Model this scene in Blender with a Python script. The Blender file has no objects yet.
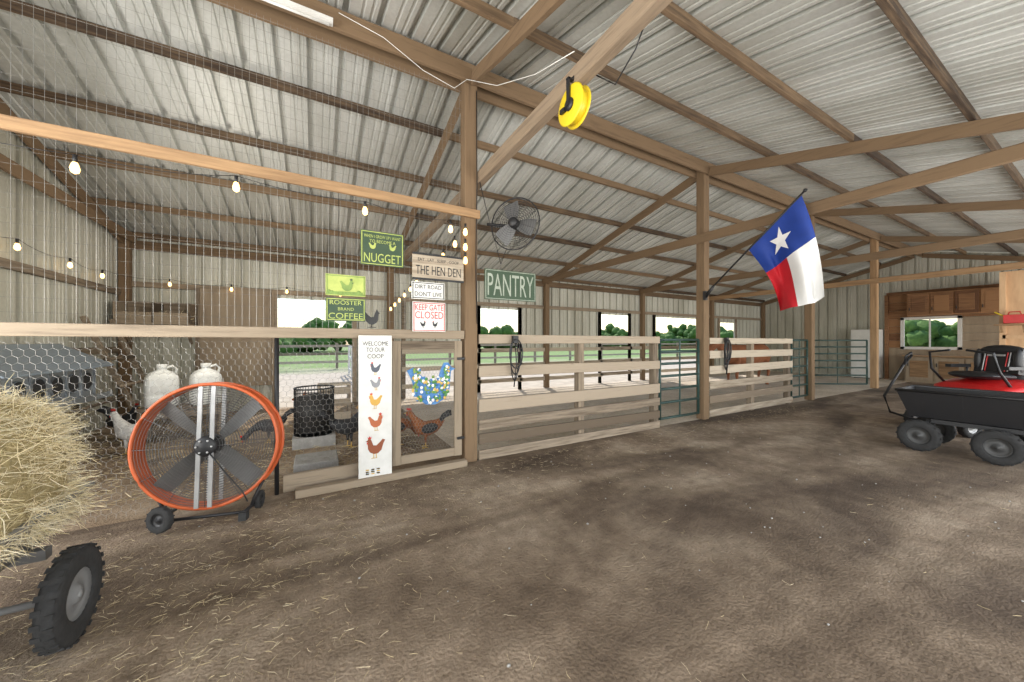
import bpy, bmesh, math, random
from mathutils import Vector, Matrix
random.seed(7)
V = Vector
sc = bpy.context.scene

# ------------------------------------------------------------------ materials
def new_mat(name):
    m = bpy.data.materials.new(name); m.use_nodes = True
    nt = m.node_tree; b = nt.nodes['Principled BSDF']
    return m, nt, b
def N(nt, t, **k):
    n = nt.nodes.new(t)
    for a, v in k.items(): setattr(n, a, v)
    return n
def ramp(nt, stops):
    r = N(nt, 'ShaderNodeValToRGB')
    e = r.color_ramp.elements
    while len(e) < len(stops): e.new(0.5)
    for i, (p, c) in enumerate(stops):
        e[i].position = p; e[i].color = (c[0], c[1], c[2], 1)
    return r
def mat(name, c1, c2=None, scale=6, rough=.6, metal=0, stretch=(1,1,1), bump=0, emit=0, detail=5, island=0, trans=0):
    m, nt, b = new_mat(name); L = nt.links
    c2 = c2 or tuple(x*.82 for x in c1)
    tc = N(nt, 'ShaderNodeTexCoord'); mp = N(nt, 'ShaderNodeMapping')
    mp.inputs['Scale'].default_value = stretch
    L.new(tc.outputs['Object'], mp.inputs['Vector'])
    no = N(nt, 'ShaderNodeTexNoise'); no.inputs['Scale'].default_value = scale; no.inputs['Detail'].default_value = detail
    no.inputs['Roughness'].default_value = .65
    L.new(mp.outputs[0], no.inputs['Vector'])
    fac = no.outputs[0]
    if island:
        g = N(nt, 'ShaderNodeNewGeometry')
        ma = N(nt, 'ShaderNodeMath', operation='MULTIPLY_ADD')
        L.new(g.outputs['Random Per Island'], ma.inputs[0]); ma.inputs[1].default_value = island
        L.new(no.outputs[0], ma.inputs[2])
        m2 = N(nt, 'ShaderNodeMath', operation='SUBTRACT'); L.new(ma.outputs[0], m2.inputs[0]); m2.inputs[1].default_value = island*.5
        fac = m2.outputs[0]
    r = ramp(nt, [(.3, c2), (.7, c1)])
    L.new(fac, r.inputs[0]); L.new(r.outputs[0], b.inputs['Base Color'])
    b.inputs['Roughness'].default_value = rough; b.inputs['Metallic'].default_value = metal
    if bump:
        bp = N(nt, 'ShaderNodeBump'); bp.inputs['Strength'].default_value = bump; bp.inputs['Distance'].default_value = .01
        L.new(no.outputs[0], bp.inputs['Height']); L.new(bp.outputs[0], b.inputs['Normal'])
    if emit:
        b.inputs['Emission Color'].default_value = (c1[0], c1[1], c1[2], 1); b.inputs['Emission Strength'].default_value = emit
    if trans: b.inputs['Transmission Weight'].default_value = trans
    return m
def wood(name, cl, cd, axis, island=.5):
    st = [14, 14, 14]; st['xyz'.index(axis)] = .9
    return mat(name, cl, cd, scale=2.2, rough=.85, stretch=tuple(st), bump=.45, island=island, detail=8)

OLD_L, OLD_D = (.20,.13,.072), (.040,.024,.014)
woods = {a: wood('old_wood_'+a, OLD_L, OLD_D, a, .6) for a in 'xyz'}
GR_L, GR_D = (.31,.245,.175), (.085,.062,.042)
gwoods = {a: wood('weathered_wood_'+a, GR_L, GR_D, a) for a in 'xyz'}
pw = {a: wood('pale_wood_'+a, (.52,.44,.34), (.22,.17,.12), a) for a in 'xyz'}
nw = {a: wood('new_pine_'+a, (.40,.25,.13), (.17,.095,.048), a, .3) for a in 'xyz'}
brown = wood('brown_plank', (.36,.19,.09), (.15,.07,.035), 'y', .5)
plyw = mat('plywood', (.38,.30,.21), (.26,.20,.14), scale=2, rough=.8, stretch=(3,3,.6), bump=.1)
plyb = mat('plywood_bright', (.68,.45,.26), (.50,.31,.17), scale=2, rough=.8, stretch=(3,3,.6), bump=.1)

def metal_sheet(name, c1, c2, axis_s, rough=.42, metal=.25):
    m, nt, b = new_mat(name); L = nt.links
    tc = N(nt, 'ShaderNodeTexCoord'); mp = N(nt, 'ShaderNodeMapping'); mp.inputs['Scale'].default_value = axis_s
    L.new(tc.outputs['Object'], mp.inputs['Vector'])
    n1 = N(nt, 'ShaderNodeTexNoise'); n1.inputs['Scale'].default_value = 1.0; n1.inputs['Detail'].default_value = 5; n1.inputs['Roughness'].default_value=.6
    L.new(mp.outputs[0], n1.inputs['Vector'])
    r = ramp(nt, [(.3, c2), (.62, c1)])
    L.new(n1.outputs[0], r.inputs[0])
    n2 = N(nt, 'ShaderNodeTexNoise'); n2.inputs['Scale'].default_value = 30; L.new(tc.outputs['Object'], n2.inputs['Vector'])
    mx = N(nt, 'ShaderNodeMix', data_type='RGBA', blend_type='MULTIPLY'); mx.inputs[0].default_value = .25
    r2 = ramp(nt, [(.35, (.7,.7,.68)), (.6, (1,1,1))]); L.new(n2.outputs[0], r2.inputs[0])
    L.new(r.outputs[0], mx.inputs[6]); L.new(r2.outputs[0], mx.inputs[7])
    L.new(mx.outputs[2], b.inputs['Base Color'])
    b.inputs['Roughness'].default_value = rough; b.inputs['Metallic'].default_value = metal
    return m
roof_m = metal_sheet('galvanised_roof', (.64,.65,.62), (.40,.40,.36), (1.4,.3,1), .48, .28)
wall_m = metal_sheet('painted_siding', (.64,.63,.55), (.40,.385,.31), (1.2,1.2,.25), .5, .1)

def dirt(name, stops, s1=.55, s2=9, tint=(.75,.72,.7), bump=.6, patch=0):
    m, nt, b = new_mat(name); L = nt.links
    tc = N(nt, 'ShaderNodeTexCoord')
    n1 = N(nt, 'ShaderNodeTexNoise'); n1.inputs['Scale'].default_value = s1; n1.inputs['Detail'].default_value = 9; n1.inputs['Roughness'].default_value = .62; n1.inputs['Distortion'].default_value = .4
    L.new(tc.outputs['Object'], n1.inputs['Vector'])
    r = ramp(nt, stops); L.new(n1.outputs[0], r.inputs[0])
    n2 = N(nt, 'ShaderNodeTexNoise'); n2.inputs['Scale'].default_value = s2; n2.inputs['Detail'].default_value = 8; n2.inputs['Roughness'].default_value = .75
    L.new(tc.outputs['Object'], n2.inputs['Vector'])
    r2 = ramp(nt, [(.32, tint), (.62, (1.1,1.1,1.1))]); L.new(n2.outputs[0], r2.inputs[0])
    mx = N(nt, 'ShaderNodeMix', data_type='RGBA', blend_type='MULTIPLY'); mx.inputs[0].default_value = .9
    L.new(r.outputs[0], mx.inputs[6]); L.new(r2.outputs[0], mx.inputs[7])
    n3 = N(nt, 'ShaderNodeTexNoise'); n3.inputs['Scale'].default_value = 60; n3.inputs['Detail'].default_value = 3
    L.new(tc.outputs['Object'], n3.inputs['Vector'])
    r3 = ramp(nt, [(.30, (.55,.5,.45)), (.42, (1,1,1)), (.66, (1,1,1)), (.74, (1.5,1.4,1.2))]); L.new(n3.outputs[0], r3.inputs[0])
    my = N(nt, 'ShaderNodeMix', data_type='RGBA', blend_type='MULTIPLY'); my.inputs[0].default_value = .8
    L.new(mx.outputs[2], my.inputs[6]); L.new(r3.outputs[0], my.inputs[7])
    out=my.outputs[2]
    if patch:
        # darker patches and wheel tracks running along the aisle
        mp=N(nt,'ShaderNodeMapping'); mp.inputs['Scale'].default_value=(.22,.75,1); L.new(tc.outputs['Object'],mp.inputs['Vector'])
        n4=N(nt,'ShaderNodeTexNoise'); n4.inputs['Scale'].default_value=1.3; n4.inputs['Detail'].default_value=7; n4.inputs['Distortion'].default_value=.8
        L.new(mp.outputs[0],n4.inputs['Vector'])
        r4=ramp(nt,[(.37,(.44,.40,.37)),(.47,(.76,.73,.69)),(.57,(1.15,1.15,1.14))]); L.new(n4.outputs[0],r4.inputs[0])
        mz=N(nt,'ShaderNodeMix',data_type='RGBA',blend_type='MULTIPLY'); mz.inputs[0].default_value=patch
        L.new(out,mz.inputs[6]); L.new(r4.outputs[0],mz.inputs[7]); out=mz.outputs[2]
    L.new(out, b.inputs['Base Color'])
    b.inputs['Roughness'].default_value = .95
    ad = N(nt, 'ShaderNodeMath', operation='ADD'); L.new(n2.outputs[0], ad.inputs[0]); L.new(n3.outputs[0], ad.inputs[1])
    bp = N(nt, 'ShaderNodeBump'); bp.inputs['Strength'].default_value = bump; bp.inputs['Distance'].default_value = .03
    L.new(ad.outputs[0], bp.inputs['Height']); L.new(bp.outputs[0], b.inputs['Normal'])
    return m
dirt_m = dirt('packed_dirt', [(.34, (.155,.112,.076)), (.5, (.26,.20,.145)), (.66, (.39,.32,.245))], 1.0, 7, (.58,.55,.51), .5, 1.0)
coop_m = dirt('wood_shavings', [(.35, (.16,.11,.068)), (.5, (.27,.195,.125)), (.65, (.42,.33,.235))], 1.5, 20)
sand_m = dirt('sandy_stall', [(.35, (.50,.42,.32)), (.65, (.72,.63,.52))], .8, 12)

black = mat('black_metal', (.018,.018,.02), rough=.5)
rubber = mat('rubber', (.035,.035,.036), (.02,.02,.02), rough=.85, bump=.2, scale=30)
blackpl = mat('black_plastic', (.016,.016,.018), rough=.45)
steel = mat('grey_steel', (.5,.5,.5), (.36,.36,.36), rough=.45, metal=.5)
wire_m = mat('galvanised_wire', (.34,.33,.31), (.22,.21,.19), rough=.5, metal=.4)
dwire = mat('dark_wire', (.10,.10,.10), rough=.5)
orange = mat('orange_paint', (.62,.12,.03), (.42,.09,.03), rough=.45)
red = mat('red_paint', (.60,.018,.018), (.45,.012,.012), rough=.35)
white = mat('white_paint', (.78,.77,.74), (.66,.65,.61), rough=.6)
jug_m = mat('white_plastic', (.86,.86,.82), (.78,.78,.74), rough=.4)
green = mat('sign_green', (.025,.06,.03), (.05,.08,.045), rough=.6)
dgreen = mat('gate_green', (.03,.07,.06), (.02,.05,.045), rough=.45)
yellow = mat('yellow_plastic', (.80,.62,.02), (.7,.5,.02), rough=.4)
yel2 = mat('sign_yellow', (.50,.55,.15), (.33,.41,.10), rough=.6, scale=12)
letter = mat('faded_lettering', (.42,.45,.38), (.24,.28,.22), rough=.7, scale=18)
lime = mat('sign_lime', (.25,.36,.09), (.14,.22,.06), rough=.7, scale=14)
blue = mat('flag_blue', (.008,.045,.30), rough=.7)
fred = mat('flag_red', (.62,.012,.025), rough=.7)
fwhite = mat('flag_white', (.85,.85,.84), (.8,.8,.8), rough=.7)
skyb = mat('petal_blue', (.10,.28,.55), (.06,.16,.40), rough=.7, scale=30)
leaf = mat('leaf_green', (.10,.28,.08), rough=.7)
bulb = mat('bulb_glow', (1.0,.62,.22), (1.0,.6,.2), emit=5)
straws = [mat('straw_a', (.84,.71,.45), rough=.8), mat('straw_b', (.68,.58,.33), rough=.8), mat('straw_c', (.95,.86,.64), rough=.8)]
gstraws = [mat('ground_straw_a', (.60,.48,.28), rough=.9), mat('ground_straw_b', (.42,.33,.19), rough=.9), mat('ground_straw_c', (.72,.60,.40), rough=.9)]
haycore = mat('hay_core', (.50,.41,.21), (.24,.19,.09), rough=.95, scale=40, bump=.8)
concrete = mat('concrete', (.38,.37,.35), (.25,.24,.22), rough=.9, scale=10, bump=.3)
skinpink = mat('comb_red', (.60,.03,.02), rough=.6)
beakm = mat('beak_horn', (.70,.45,.12), rough=.6)

# ------------------------------------------------------------------ mesh builder
class MB:
    def __init__(s): s.v=[]; s.f=[]; s.m=[]; s.s=[]
    def add(s, vs, fs, mi=0, sm=False):
        o = len(s.v); s.v += [tuple(p) for p in vs]
        for f in fs: s.f.append(tuple(i+o for i in f)); s.m.append(mi); s.s.append(sm)
    def box(s, c, d, mi=0, R=None):
        c = V(c); h = V(d)/2; vs=[]
        for x in (-1,1):
            for y in (-1,1):
                for z in (-1,1):
                    p = V((x*h.x,y*h.y,z*h.z))
                    if R is not None: p = R@p
                    vs.append(c+p)
        s.add(vs, [(0,1,3,2),(4,6,7,5),(0,4,5,1),(2,3,7,6),(0,2,6,4),(1,5,7,3)], mi)
    def beam(s, p0, p1, w, h, mi=0):
        p0=V(p0); p1=V(p1); t=(p1-p0); Ln=t.length; t.normalize()
        up=V((0,0,1)) if abs(t.z)<.95 else V((0,1,0))
        sd=t.cross(up).normalized(); up=sd.cross(t).normalized()
        R=Matrix((t,sd,up)).transposed()
        s.box((p0+p1)/2,(Ln,w,h),mi,R)
    def frame(s, t):
        up=V((0,0,1)) if abs(t.z)<.9 else V((0,1,0))
        sd=t.cross(up).normalized(); return sd, sd.cross(t).normalized()
    def loft(s, pts, rad, n=10, mi=0, sm=True, caps=True, closed=False):
        pts=[V(p) for p in pts]; k=len(pts); vs=[]
        for i,p in enumerate(pts):
            if closed: t=pts[(i+1)%k]-pts[i-1]
            else: t=pts[min(i+1,k-1)]-pts[max(i-1,0)]
            if t.length<1e-9: t=V((0,0,1))
            t.normalize(); sd,up=s.frame(t)
            r=rad if not isinstance(rad,list) else rad[i]
            a,b=(r,r) if not isinstance(r,tuple) else r
            for j in range(n):
                q=2*math.pi*j/n; vs.append(p+sd*(a*math.cos(q))+up*(b*math.sin(q)))
        fs=[]
        for i in range(k if closed else k-1):
            i2=(i+1)%k
            for j in range(n):
                fs.append((i*n+j,i*n+(j+1)%n,i2*n+(j+1)%n,i2*n+j))
        if caps and not closed:
            fs.append(tuple(range(n))[::-1]); fs.append(tuple((k-1)*n+j for j in range(n)))
        s.add(vs,fs,mi,sm)
    def cyl(s,p0,p1,r0,r1=None,n=10,mi=0,sm=True):
        s.loft([p0,p1],[r0,r0 if r1 is None else r1],n,mi,sm)
    def tube(s,pts,r,n=6,mi=0,closed=False): s.loft(pts,r,n,mi,True,True,closed)
    def lathe(s,prof,c,axis,n=32,mi=0,sm=True,closed=False):
        c=V(c); a=V(axis).normalized(); e1,e2=s.frame(a); vs=[]; k=len(prof)
        for (r,h) in prof:
            for j in range(n):
                q=2*math.pi*j/n; vs.append(c+a*h+e1*(r*math.cos(q))+e2*(r*math.sin(q)))
        fs=[]
        for i in range(k if closed else k-1):
            i2=(i+1)%k
            for j in range(n): fs.append((i*n+j,i*n+(j+1)%n,i2*n+(j+1)%n,i2*n+j))
        s.add(vs,fs,mi,sm)
    def sqlathe(s,prof,c,n=32,mi=0,e=.45):
        c=V(c); vs=[]; k=len(prof)
        for (r,h,q_) in prof:
            ee=e*q_+(1-q_)
            for j in range(n):
                q=2*math.pi*j/n; cx,sy=math.cos(q),math.sin(q)
                vs.append(c+V((r*math.copysign(abs(cx)**ee,cx),r*math.copysign(abs(sy)**ee,sy),h)))
        s.add(vs,[(i*n+j,i*n+(j+1)%n,(i+1)*n+(j+1)%n,(i+1)*n+j) for i in range(k-1) for j in range(n)],mi,True)
    def ring(s,c,axis,R,r,n=40,m=5,mi=0):
        c=V(c); a=V(axis).normalized(); e1,e2=s.frame(a)
        s.tube([c+e1*(R*math.cos(2*math.pi*j/n))+e2*(R*math.sin(2*math.pi*j/n)) for j in range(n)],r,m,mi,True)
    def ell(s,c,rad,mi=0,nu=14,nv=9,R=None):
        c=V(c); vs=[]; fs=[]
        for i in range(nv+1):
            th=math.pi*i/nv
            for j in range(nu):
                q=2*math.pi*j/nu
                p=V((rad[0]*math.sin(th)*math.cos(q),rad[1]*math.sin(th)*math.sin(q),rad[2]*math.cos(th)))
                if R is not None: p=R@p
                vs.append(c+p)
        for i in range(nv):
            for j in range(nu): fs.append((i*nu+j,(i+1)*nu+j,(i+1)*nu+(j+1)%nu,i*nu+(j+1)%nu))
        s.add(vs,fs,mi,True)
    def poly(s,pts,mi=0): s.add(pts,[tuple(range(len(pts)))],mi)
    def prism(s,pts,d,mi=0):
        n=len(pts); d=V(d); vs=[V(p) for p in pts]+[V(p)+d for p in pts]
        s.add(vs,[tuple(range(n))[::-1],tuple(range(n,2*n))]+[(i,(i+1)%n,n+(i+1)%n,n+i) for i in range(n)],mi)
    def wheel(s,c,axis,R,w,t,h,lug=18):
        prof=[(R*.52,-w*.42),(R*.62,-w*.5),(R*.85,-w*.5),(R*.97,-w*.38),(R,-w*.15),(R,w*.15),(R*.97,w*.38),(R*.85,w*.5),(R*.62,w*.5),(R*.52,w*.42)]
        s.lathe(prof,c,axis,28,t,True,True)
        a=V(axis).normalized(); e1,e2=s.frame(a); c=V(c)
        for j in range(lug):
            for sg in (-1,1):
                q=2*math.pi*(j+(.5 if sg>0 else 0))/lug
                d=e1*math.cos(q)+e2*math.sin(q); tg=a.cross(d)
                Rm=Matrix((a,tg,d)).transposed()
                s.box(c+d*R*.985+a*sg*w*.26,(w*.42,R*.11,R*.04),t,Rm)
        s.lathe([(0,-w*.30),(R*.16,-w*.30),(R*.2,-w*.15),(R*.45,-w*.12),(R*.54,-w*.4),(R*.54,w*.4),(R*.45,w*.12),(R*.2,w*.15),(R*.16,w*.42),(0,w*.42)],c,axis,24,h)
        s.cyl(c-a*w*.5,c+a*w*.5,R*.09,None,10,h)
    def obj(s,name,mats,M=None,parent=None,bevel=0,solid=0):
        me=bpy.data.meshes.new(name)
        vs=[tuple(M@V(p)) for p in s.v] if M is not None else s.v
        me.from_pydata(vs,[],s.f)
        for m in mats: me.materials.append(m)
        me.polygons.foreach_set('material_index',s.m); me.polygons.foreach_set('use_smooth',s.s)
        me.update()
        o=bpy.data.objects.new(name,me); sc.collection.objects.link(o)
        if parent: o.parent=parent
        if bevel:
            b=o.modifiers.new('bev','BEVEL'); b.width=bevel; b.segments=1; b.limit_method='ANGLE'
        if solid:
            b=o.modifiers.new('sol','SOLIDIFY'); b.thickness=solid; b.offset=0
        return o

# ------------------------------------------------------------------ dimensions (metres)
YF, YB, YN = 3.85, 8.85, -1.15        # fence/ridge line, back wall, open near side
XL, XR = -3.0, 18.7
PX = [1.58, 6.1, 10.3, 14.5]
RZ, SL = 4.62, .26
def rz(y): return RZ - SL*abs(y-YF)

# ------------------------------------------------------------------ ground & floors
def plane(name,x0,x1,y0,y1,z,m,th=0):
    b=MB()
    b.box(((x0+x1)/2,(y0+y1)/2,z-.05),(x1-x0,y1-y0,.1)); return b.obj(name,[m])
plane('floor',XL,XR,YN,YF,0,dirt_m)
plane('floor_coop',XL,1.58,YF,YB,0,coop_m)
plane('floor_stall',1.58,XR,YF,YB,0,sand_m)
m,nt,b=new_mat('yard_ground'); L=nt.links
tc=N(nt,'ShaderNodeTexCoord'); sx=N(nt,'ShaderNodeSeparateXYZ'); L.new(tc.outputs['Object'],sx.inputs[0])
n1=N(nt,'ShaderNodeTexNoise'); n1.inputs['Scale'].default_value=.35; n1.inputs['Detail'].default_value=8; L.new(tc.outputs['Object'],n1.inputs['Vector'])
ma=N(nt,'ShaderNodeMath',operation='MULTIPLY_ADD'); L.new(n1.outputs[0],ma.inputs[0]); ma.inputs[1].default_value=10; L.new(sx.outputs[1],ma.inputs[2])
mr=N(nt,'ShaderNodeMapRange'); mr.inputs[1].default_value=22; mr.inputs[2].default_value=28; L.new(ma.outputs[0],mr.inputs[0])
n2=N(nt,'ShaderNodeTexNoise'); n2.inputs['Scale'].default_value=3; n2.inputs['Detail'].default_value=8; L.new(tc.outputs['Object'],n2.inputs['Vector'])
ra=ramp(nt,[(.3,(.38,.32,.25)),(.7,(.54,.47,.38))]); rb=ramp(nt,[(.3,(.12,.20,.045)),(.7,(.24,.33,.10))])
L.new(n2.outputs[0],ra.inputs[0]); L.new(n2.outputs[0],rb.inputs[0])
mx=N(nt,'ShaderNodeMix',data_type='RGBA'); L.new(mr.outputs[0],mx.inputs[0]); L.new(ra.outputs[0],mx.inputs[6]); L.new(rb.outputs[0],mx.inputs[7])
L.new(mx.outputs[2],b.inputs['Base Color']); b.inputs['Roughness'].default_value=.95
plane('ground',-80,140,-60,120,-.03,m)

# ------------------------------------------------------------------ corrugated sheets
PER=.305
def profile(a0,a1):
    out=[]; k=math.floor(a0/PER)
    pat=[(0,0),(.085,0),(.093,.012),(.110,.012),(.118,0),(.165,0),(.173,.012),(.190,.012),(.198,0),(.230,0),(.240,.06),(.284,.06),(.294,0)]
    while k*PER<a1:
        for o,h in pat:
            a=k*PER+o
            if a0<a<a1: out.append((a,h))
        k+=1
    return [(a0,0)]+out+[(a1,0)]
def sheet(bld,axis,const,a0,a1,zb,zt,sg):
    pr=profile(a0,a1); vs=[]
    for a,h in pr:
        for z in (zb(a),zt(a)):
            vs.append((a,const+sg*h,z) if axis=='x' else (const+sg*h,a,z))
    bld.add(vs,[(2*i,2*i+1,2*i+3,2*i+2) for i in range(len(pr)-1)],0)
def wall(name,axis,const,a0,a1,top,ops,sg):
    bld=MB(); cuts=sorted({a0,a1}|{o[0] for o in ops}|{o[1] for o in ops})
    for c0,c1 in zip(cuts,cuts[1:]):
        mid=(c0+c1)/2; op=[o for o in ops if o[0]<mid<o[1]]
        if op:
            o=op[0]
            if o[2]>.02: sheet(bld,axis,const,c0,c1,lambda a:0,lambda a:o[2],sg)
            sheet(bld,axis,const,c0,c1,lambda a:o[3],top,sg)
        else: sheet(bld,axis,const,c0,c1,lambda a:0,top,sg)
    return bld.obj(name,[wall_m],solid=.002)
OPS=[(-.72,.8,0,2.3),(1.9,3.9,0,1.28),(3.9,5.2,0,2.3),(5.2,8.3,0,1.2),(8.3,9.7,0,2.3),(9.7,11.0,0,1.2),(11.0,13.6,0,2.3),(15.1,16.4,1.0,2.2)]
wall('wall_back','x',YB,XL,XR,lambda a:rz(YB)-.02,OPS,1)
wall('wall_left','y',XL,YF,YB,lambda a:rz(a)-.02,[],-1)
wall('wall_right','y',XR,YN,YB,lambda a:rz(a)-.02,[(2.9,4.2,1.15,2.2)],1)
bld=MB(); pr=profile(XL-.25,XR+.25)
for ye in (YB+.35,YN-.35):
    vs=[]
    for a,h in pr: vs += [(a,YF,RZ+h),(a,ye,rz(ye)+h)]
    bld.add(vs,[(2*i,2*i+1,2*i+3,2*i+2) for i in range(len(pr)-1)],0)
bld.obj('ceiling',[roof_m])
bld=MB(); bld.add([(XL-.2,YF-.2,rz(YF-.2)+.065),(XR+.2,YF-.2,rz(YF-.2)+.065),(XR+.2,YF,RZ+.075),(XL-.2,YF,RZ+.075),(XR+.2,YF+.2,rz(YF+.2)+.065),(XL-.2,YF+.2,rz(YF+.2)+.065)],[(0,1,2,3),(3,2,4,5)])
bld.obj('ridge_cap',[roof_m])

# ------------------------------------------------------------------ roof framing
bld=MB()
for dy in (-4.95,-3.95,-2.98,-2.02,-1.05,.95,1.95,2.95,3.95,4.9):
    y=YF+dy; z=rz(y)-.055
    xs=[XL]+PX+[XR]
    for a,c in zip(xs,xs[1:]):
        j=random.uniform(-.012,.012)
        bld.box(((a+c)/2,y,z+j*.3),(c-a+.0,.045+.01*random.random(),.10))
bld.obj('roof_purlins',[woods['x']],bevel=.004)
bld=MB()
for sg in (-1,1): bld.box(((XL+XR)/2,YF+sg*.103,4.46),(XR-XL,.045,.2))
bld.obj('ridge_beam',[woods['x']],bevel=.005)
for i,x in enumerate([XL+.08]+PX+[XR-.08]):
    for k,(ye) in enumerate((YB-.05,YN+.05)):
        bld=MB(); bld.beam((x,YF+(.13 if ye>YF else -.13),RZ-.22),(x,ye,rz(ye)-.19),.05,.15)
        bld.obj('roof_rafter',[woods['y']],bevel=.004)
def logbeam(name,p0,p1,w,h,m):
    b=MB(); b.beam(p0,p1,w,h); return b.obj(name,[m],bevel=.012)
tiewood=wood('tie_beam_wood',(.27,.20,.135),(.085,.058,.037),'y')
logbeam('tie_beam',(PX[0]+.128,YN,3.43),(PX[0]+.128,YB-.05,3.2),.10,.14,tiewood)
logbeam('tie_beam',(PX[1]-.11,YN,3.25),(PX[1]-.11,YB-.05,3.2),.05,.16,woods['y'])
logbeam('tie_beam',(PX[2]-.11,YN,3.17),(PX[2]-.11,YB-.05,3.17),.05,.16,woods['y'])
logbeam('tie_beam',(PX[3]-.11,YN,3.17),(PX[3]-.11,YB-.05,3.17),.05,.16,nw['y'])
logbeam('tie_beam',(XL+.2,YF,3.25),(XL+.2,YB-.05,3.22),.05,.15,woods['y'])
for i,x in enumerate(PX):
    b=MB(); b.box((x,YF,2.27),(.155,.155,4.54)); b.obj('support_post',[nw['z'] if i==3 else woods['z']],bevel=.01)
b=MB(); b.box((XL+.09,YF,2.2),(.14,.14,4.4)); b.obj('support_post',[woods['z']],bevel=.01)
for x in [XL+.09]+PX+[XR-.1]:
    for y in (YB-.1,YN+.05):
        b=MB(); b.box((x,y,1.6),(.14,.14,3.2)); b.obj('wall_post',[woods['z']],bevel=.01)
b=MB()
b.box(((XL+XR)/2,YB-.05,3.12),(XR-XL,.05,.16)); b.obj('trim_1',[woods['x']])
b=MB(); b.box(((XL+XR)/2,YN+.1,3.12),(XR-XL,.05,.2)); b.obj('trim_2',[woods['x']])
b=MB()
for z in (2.42,):
    b.box(((XL+XR)/2,YB-.04,z),(XR-XL-.3,.05,.1))
for (a0,a1,z0,z1) in OPS:
    for a in (a0,a1): b.box((a,YB-.04,(z0+2.37)/2),(.09,.07,2.37-z0))
    if z0>.5: b.box(((a0+a1)/2,YB-.04,z0),(a1-a0,.07,.09))
b.obj('trim_3',[gwoods['x']],bevel=.004)
b=MB()
for z in (1.25,2.25): b.box((XL+.04,(YF+YB)/2,z),(.05,YB-YF-.2,.1))
b.obj('trim_4',[gwoods['y']])
b=MB()
for (a0,a1) in ((1.9,3.9),(3.9,5.2),(5.2,8.3),(8.3,9.7),(9.7,11),(11,13.6)):
    for z in (.30,.72,1.15):
        b.box(((a0+a1)/2,YB-.11,z+random.uniform(-.02,.02)),(a1-a0+.1,.035,.11))
b.obj('paddock_rail_fence',[pw['x']],bevel=.004)

# right end: tack area
b=MB()
def lin(y0,y1,z0,z1,mi):
    n=max(1,round((z1-z0)/.3))
    for k in range(n):
        b.box((XR-.06,(y0+y1)/2,z0+(k+.5)*(z1-z0)/n),(.03,y1-y0,(z1-z0)/n-.006),mi)
lin(-1.1,4.6,2.2,3.1,0); lin(4.2,4.6,1.15,2.2,0); lin(-1.1,2.9,1.15,2.2,1)
b.box((XR-.07,1.75,.57),(.04,5.7,1.14),1)
for y in (4.6,.9,.2): b.box((XR-.12,y,1.55),(.1,.1,3.1),0)
b.box((XR-.12,1.75,3.12),(.1,5.7,.12),0)
b.obj('wall_right_lining',[brown,plyw])
b=MB()
for y in (2.9,4.2): b.box((XR-.11,y,1.67),(.06,.09,1.14))
for z in (1.15,2.2): b.box((XR-.11,3.55,z),(.06,1.39,.09))
b.box((XR-.11,3.55,1.67),(.03,.04,1.0))
b.obj('window_1',[white])
b=MB(); b.box((XR-.36,2.95,2.66),(.38,2.1,.78),0)
for k in range(4):
    y=2.18+.515*k; b.box((XR-.565,y,2.66),(.025,.48,.70),1); b.box((XR-.58,y,2.66),(.012,.32,.52),0); b.box((XR-.59,y+.2,2.5),(.02,.02,.10),2)
b.obj('wall_cabinet',[brown,brown,black],bevel=.004)
b=MB(); b.box((XR-.50,2.7,.43),(.56,2.6,.86),0); b.box((XR-.52,2.7,.89),(.64,2.7,.04),1)
for k in range(4):
    y=1.73+.645*k; b.box((XR-.795,y,.45),(.025,.60,.74),0); b.box((XR-.81,y,.45),(.012,.42,.56),1); b.box((XR-.82,y+.25,.6),(.02,.02,.12),2)
b.obj('base_cabinet',[plyw,nw['y'],black],bevel=.004)
b=MB(); b.box((XR-.45,5.05,.93),(.6,.72,1.80),0); b.box((XR-.775,5.05,.62),(.05,.70,1.12),0); b.box((XR-.775,5.05,1.52),(.05,.70,.60),0)
for z0,z1 in ((.75,1.12),(1.27,1.5)): b.tube([(XR-.80,4.76,z0),(XR-.84,4.76,z0+.02),(XR-.84,4.76,z1-.02),(XR-.80,4.76,z1)],.012,6,0)
b.box((XR-.45,5.05,.02),(.5,.6,.04),1); b.obj('refrigerator',[white,black],bevel=.012)
b=MB(); b.box((14.42,.3,1.68),(.03,2.7,2.75)); 
for y in (1.6,.3,-1.0): b.box((14.37,y,1.55),(.07,.09,3.0))
b.box((14.37,.3,1.5),(.07,2.6,.09))
b.obj('plywood_partition',[plyb])

# ------------------------------------------------------------------ coop front: beams, wire
b=MB(); b.beam((XL,YF-.10,2.88),(PX[0]+.09,YF-.11,2.86),.04,.095); b.obj('coop_header_beam',[nw['x']],bevel=.005)
b=MB()
b.beam((XL,YF-.07,1.485),(PX[0]-.09,YF-.07,1.47),.04,.095)
b.obj('coop_top_rail',[gwoods['x']],bevel=.005)
b=MB(); b.beam((-.25,YF-.03,.10),(.62,YF-.03,.10),.04,.16); b.beam((-.15,YF-.16,.035),(PX[0]-.09,YF-.14,.035),.09,.07); b.obj('coop_sill_board',[gwoods['x']],bevel=.006)
b=MB(); b.cyl((-.3,YF,0),(-.3,YF,1.43),.018,None,10); b.obj('coop_steel_post',[black])
b=MB(); b.box((.62,YF+.03,.71),(.08,.08,1.42)); b.obj('coop_fence_post',[gwoods['z']],bevel=.005)
b=MB(); r=.0012
def wirev(bb,x,y,z0,z1): bb.cyl((x,y,z0),(x,y,z1),r,None,3,0,False)
x=XL+.26
while x<PX[0]-.09: wirev(b,x,YF+.02,1.44,4.34); x+=.052
z=1.50
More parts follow.
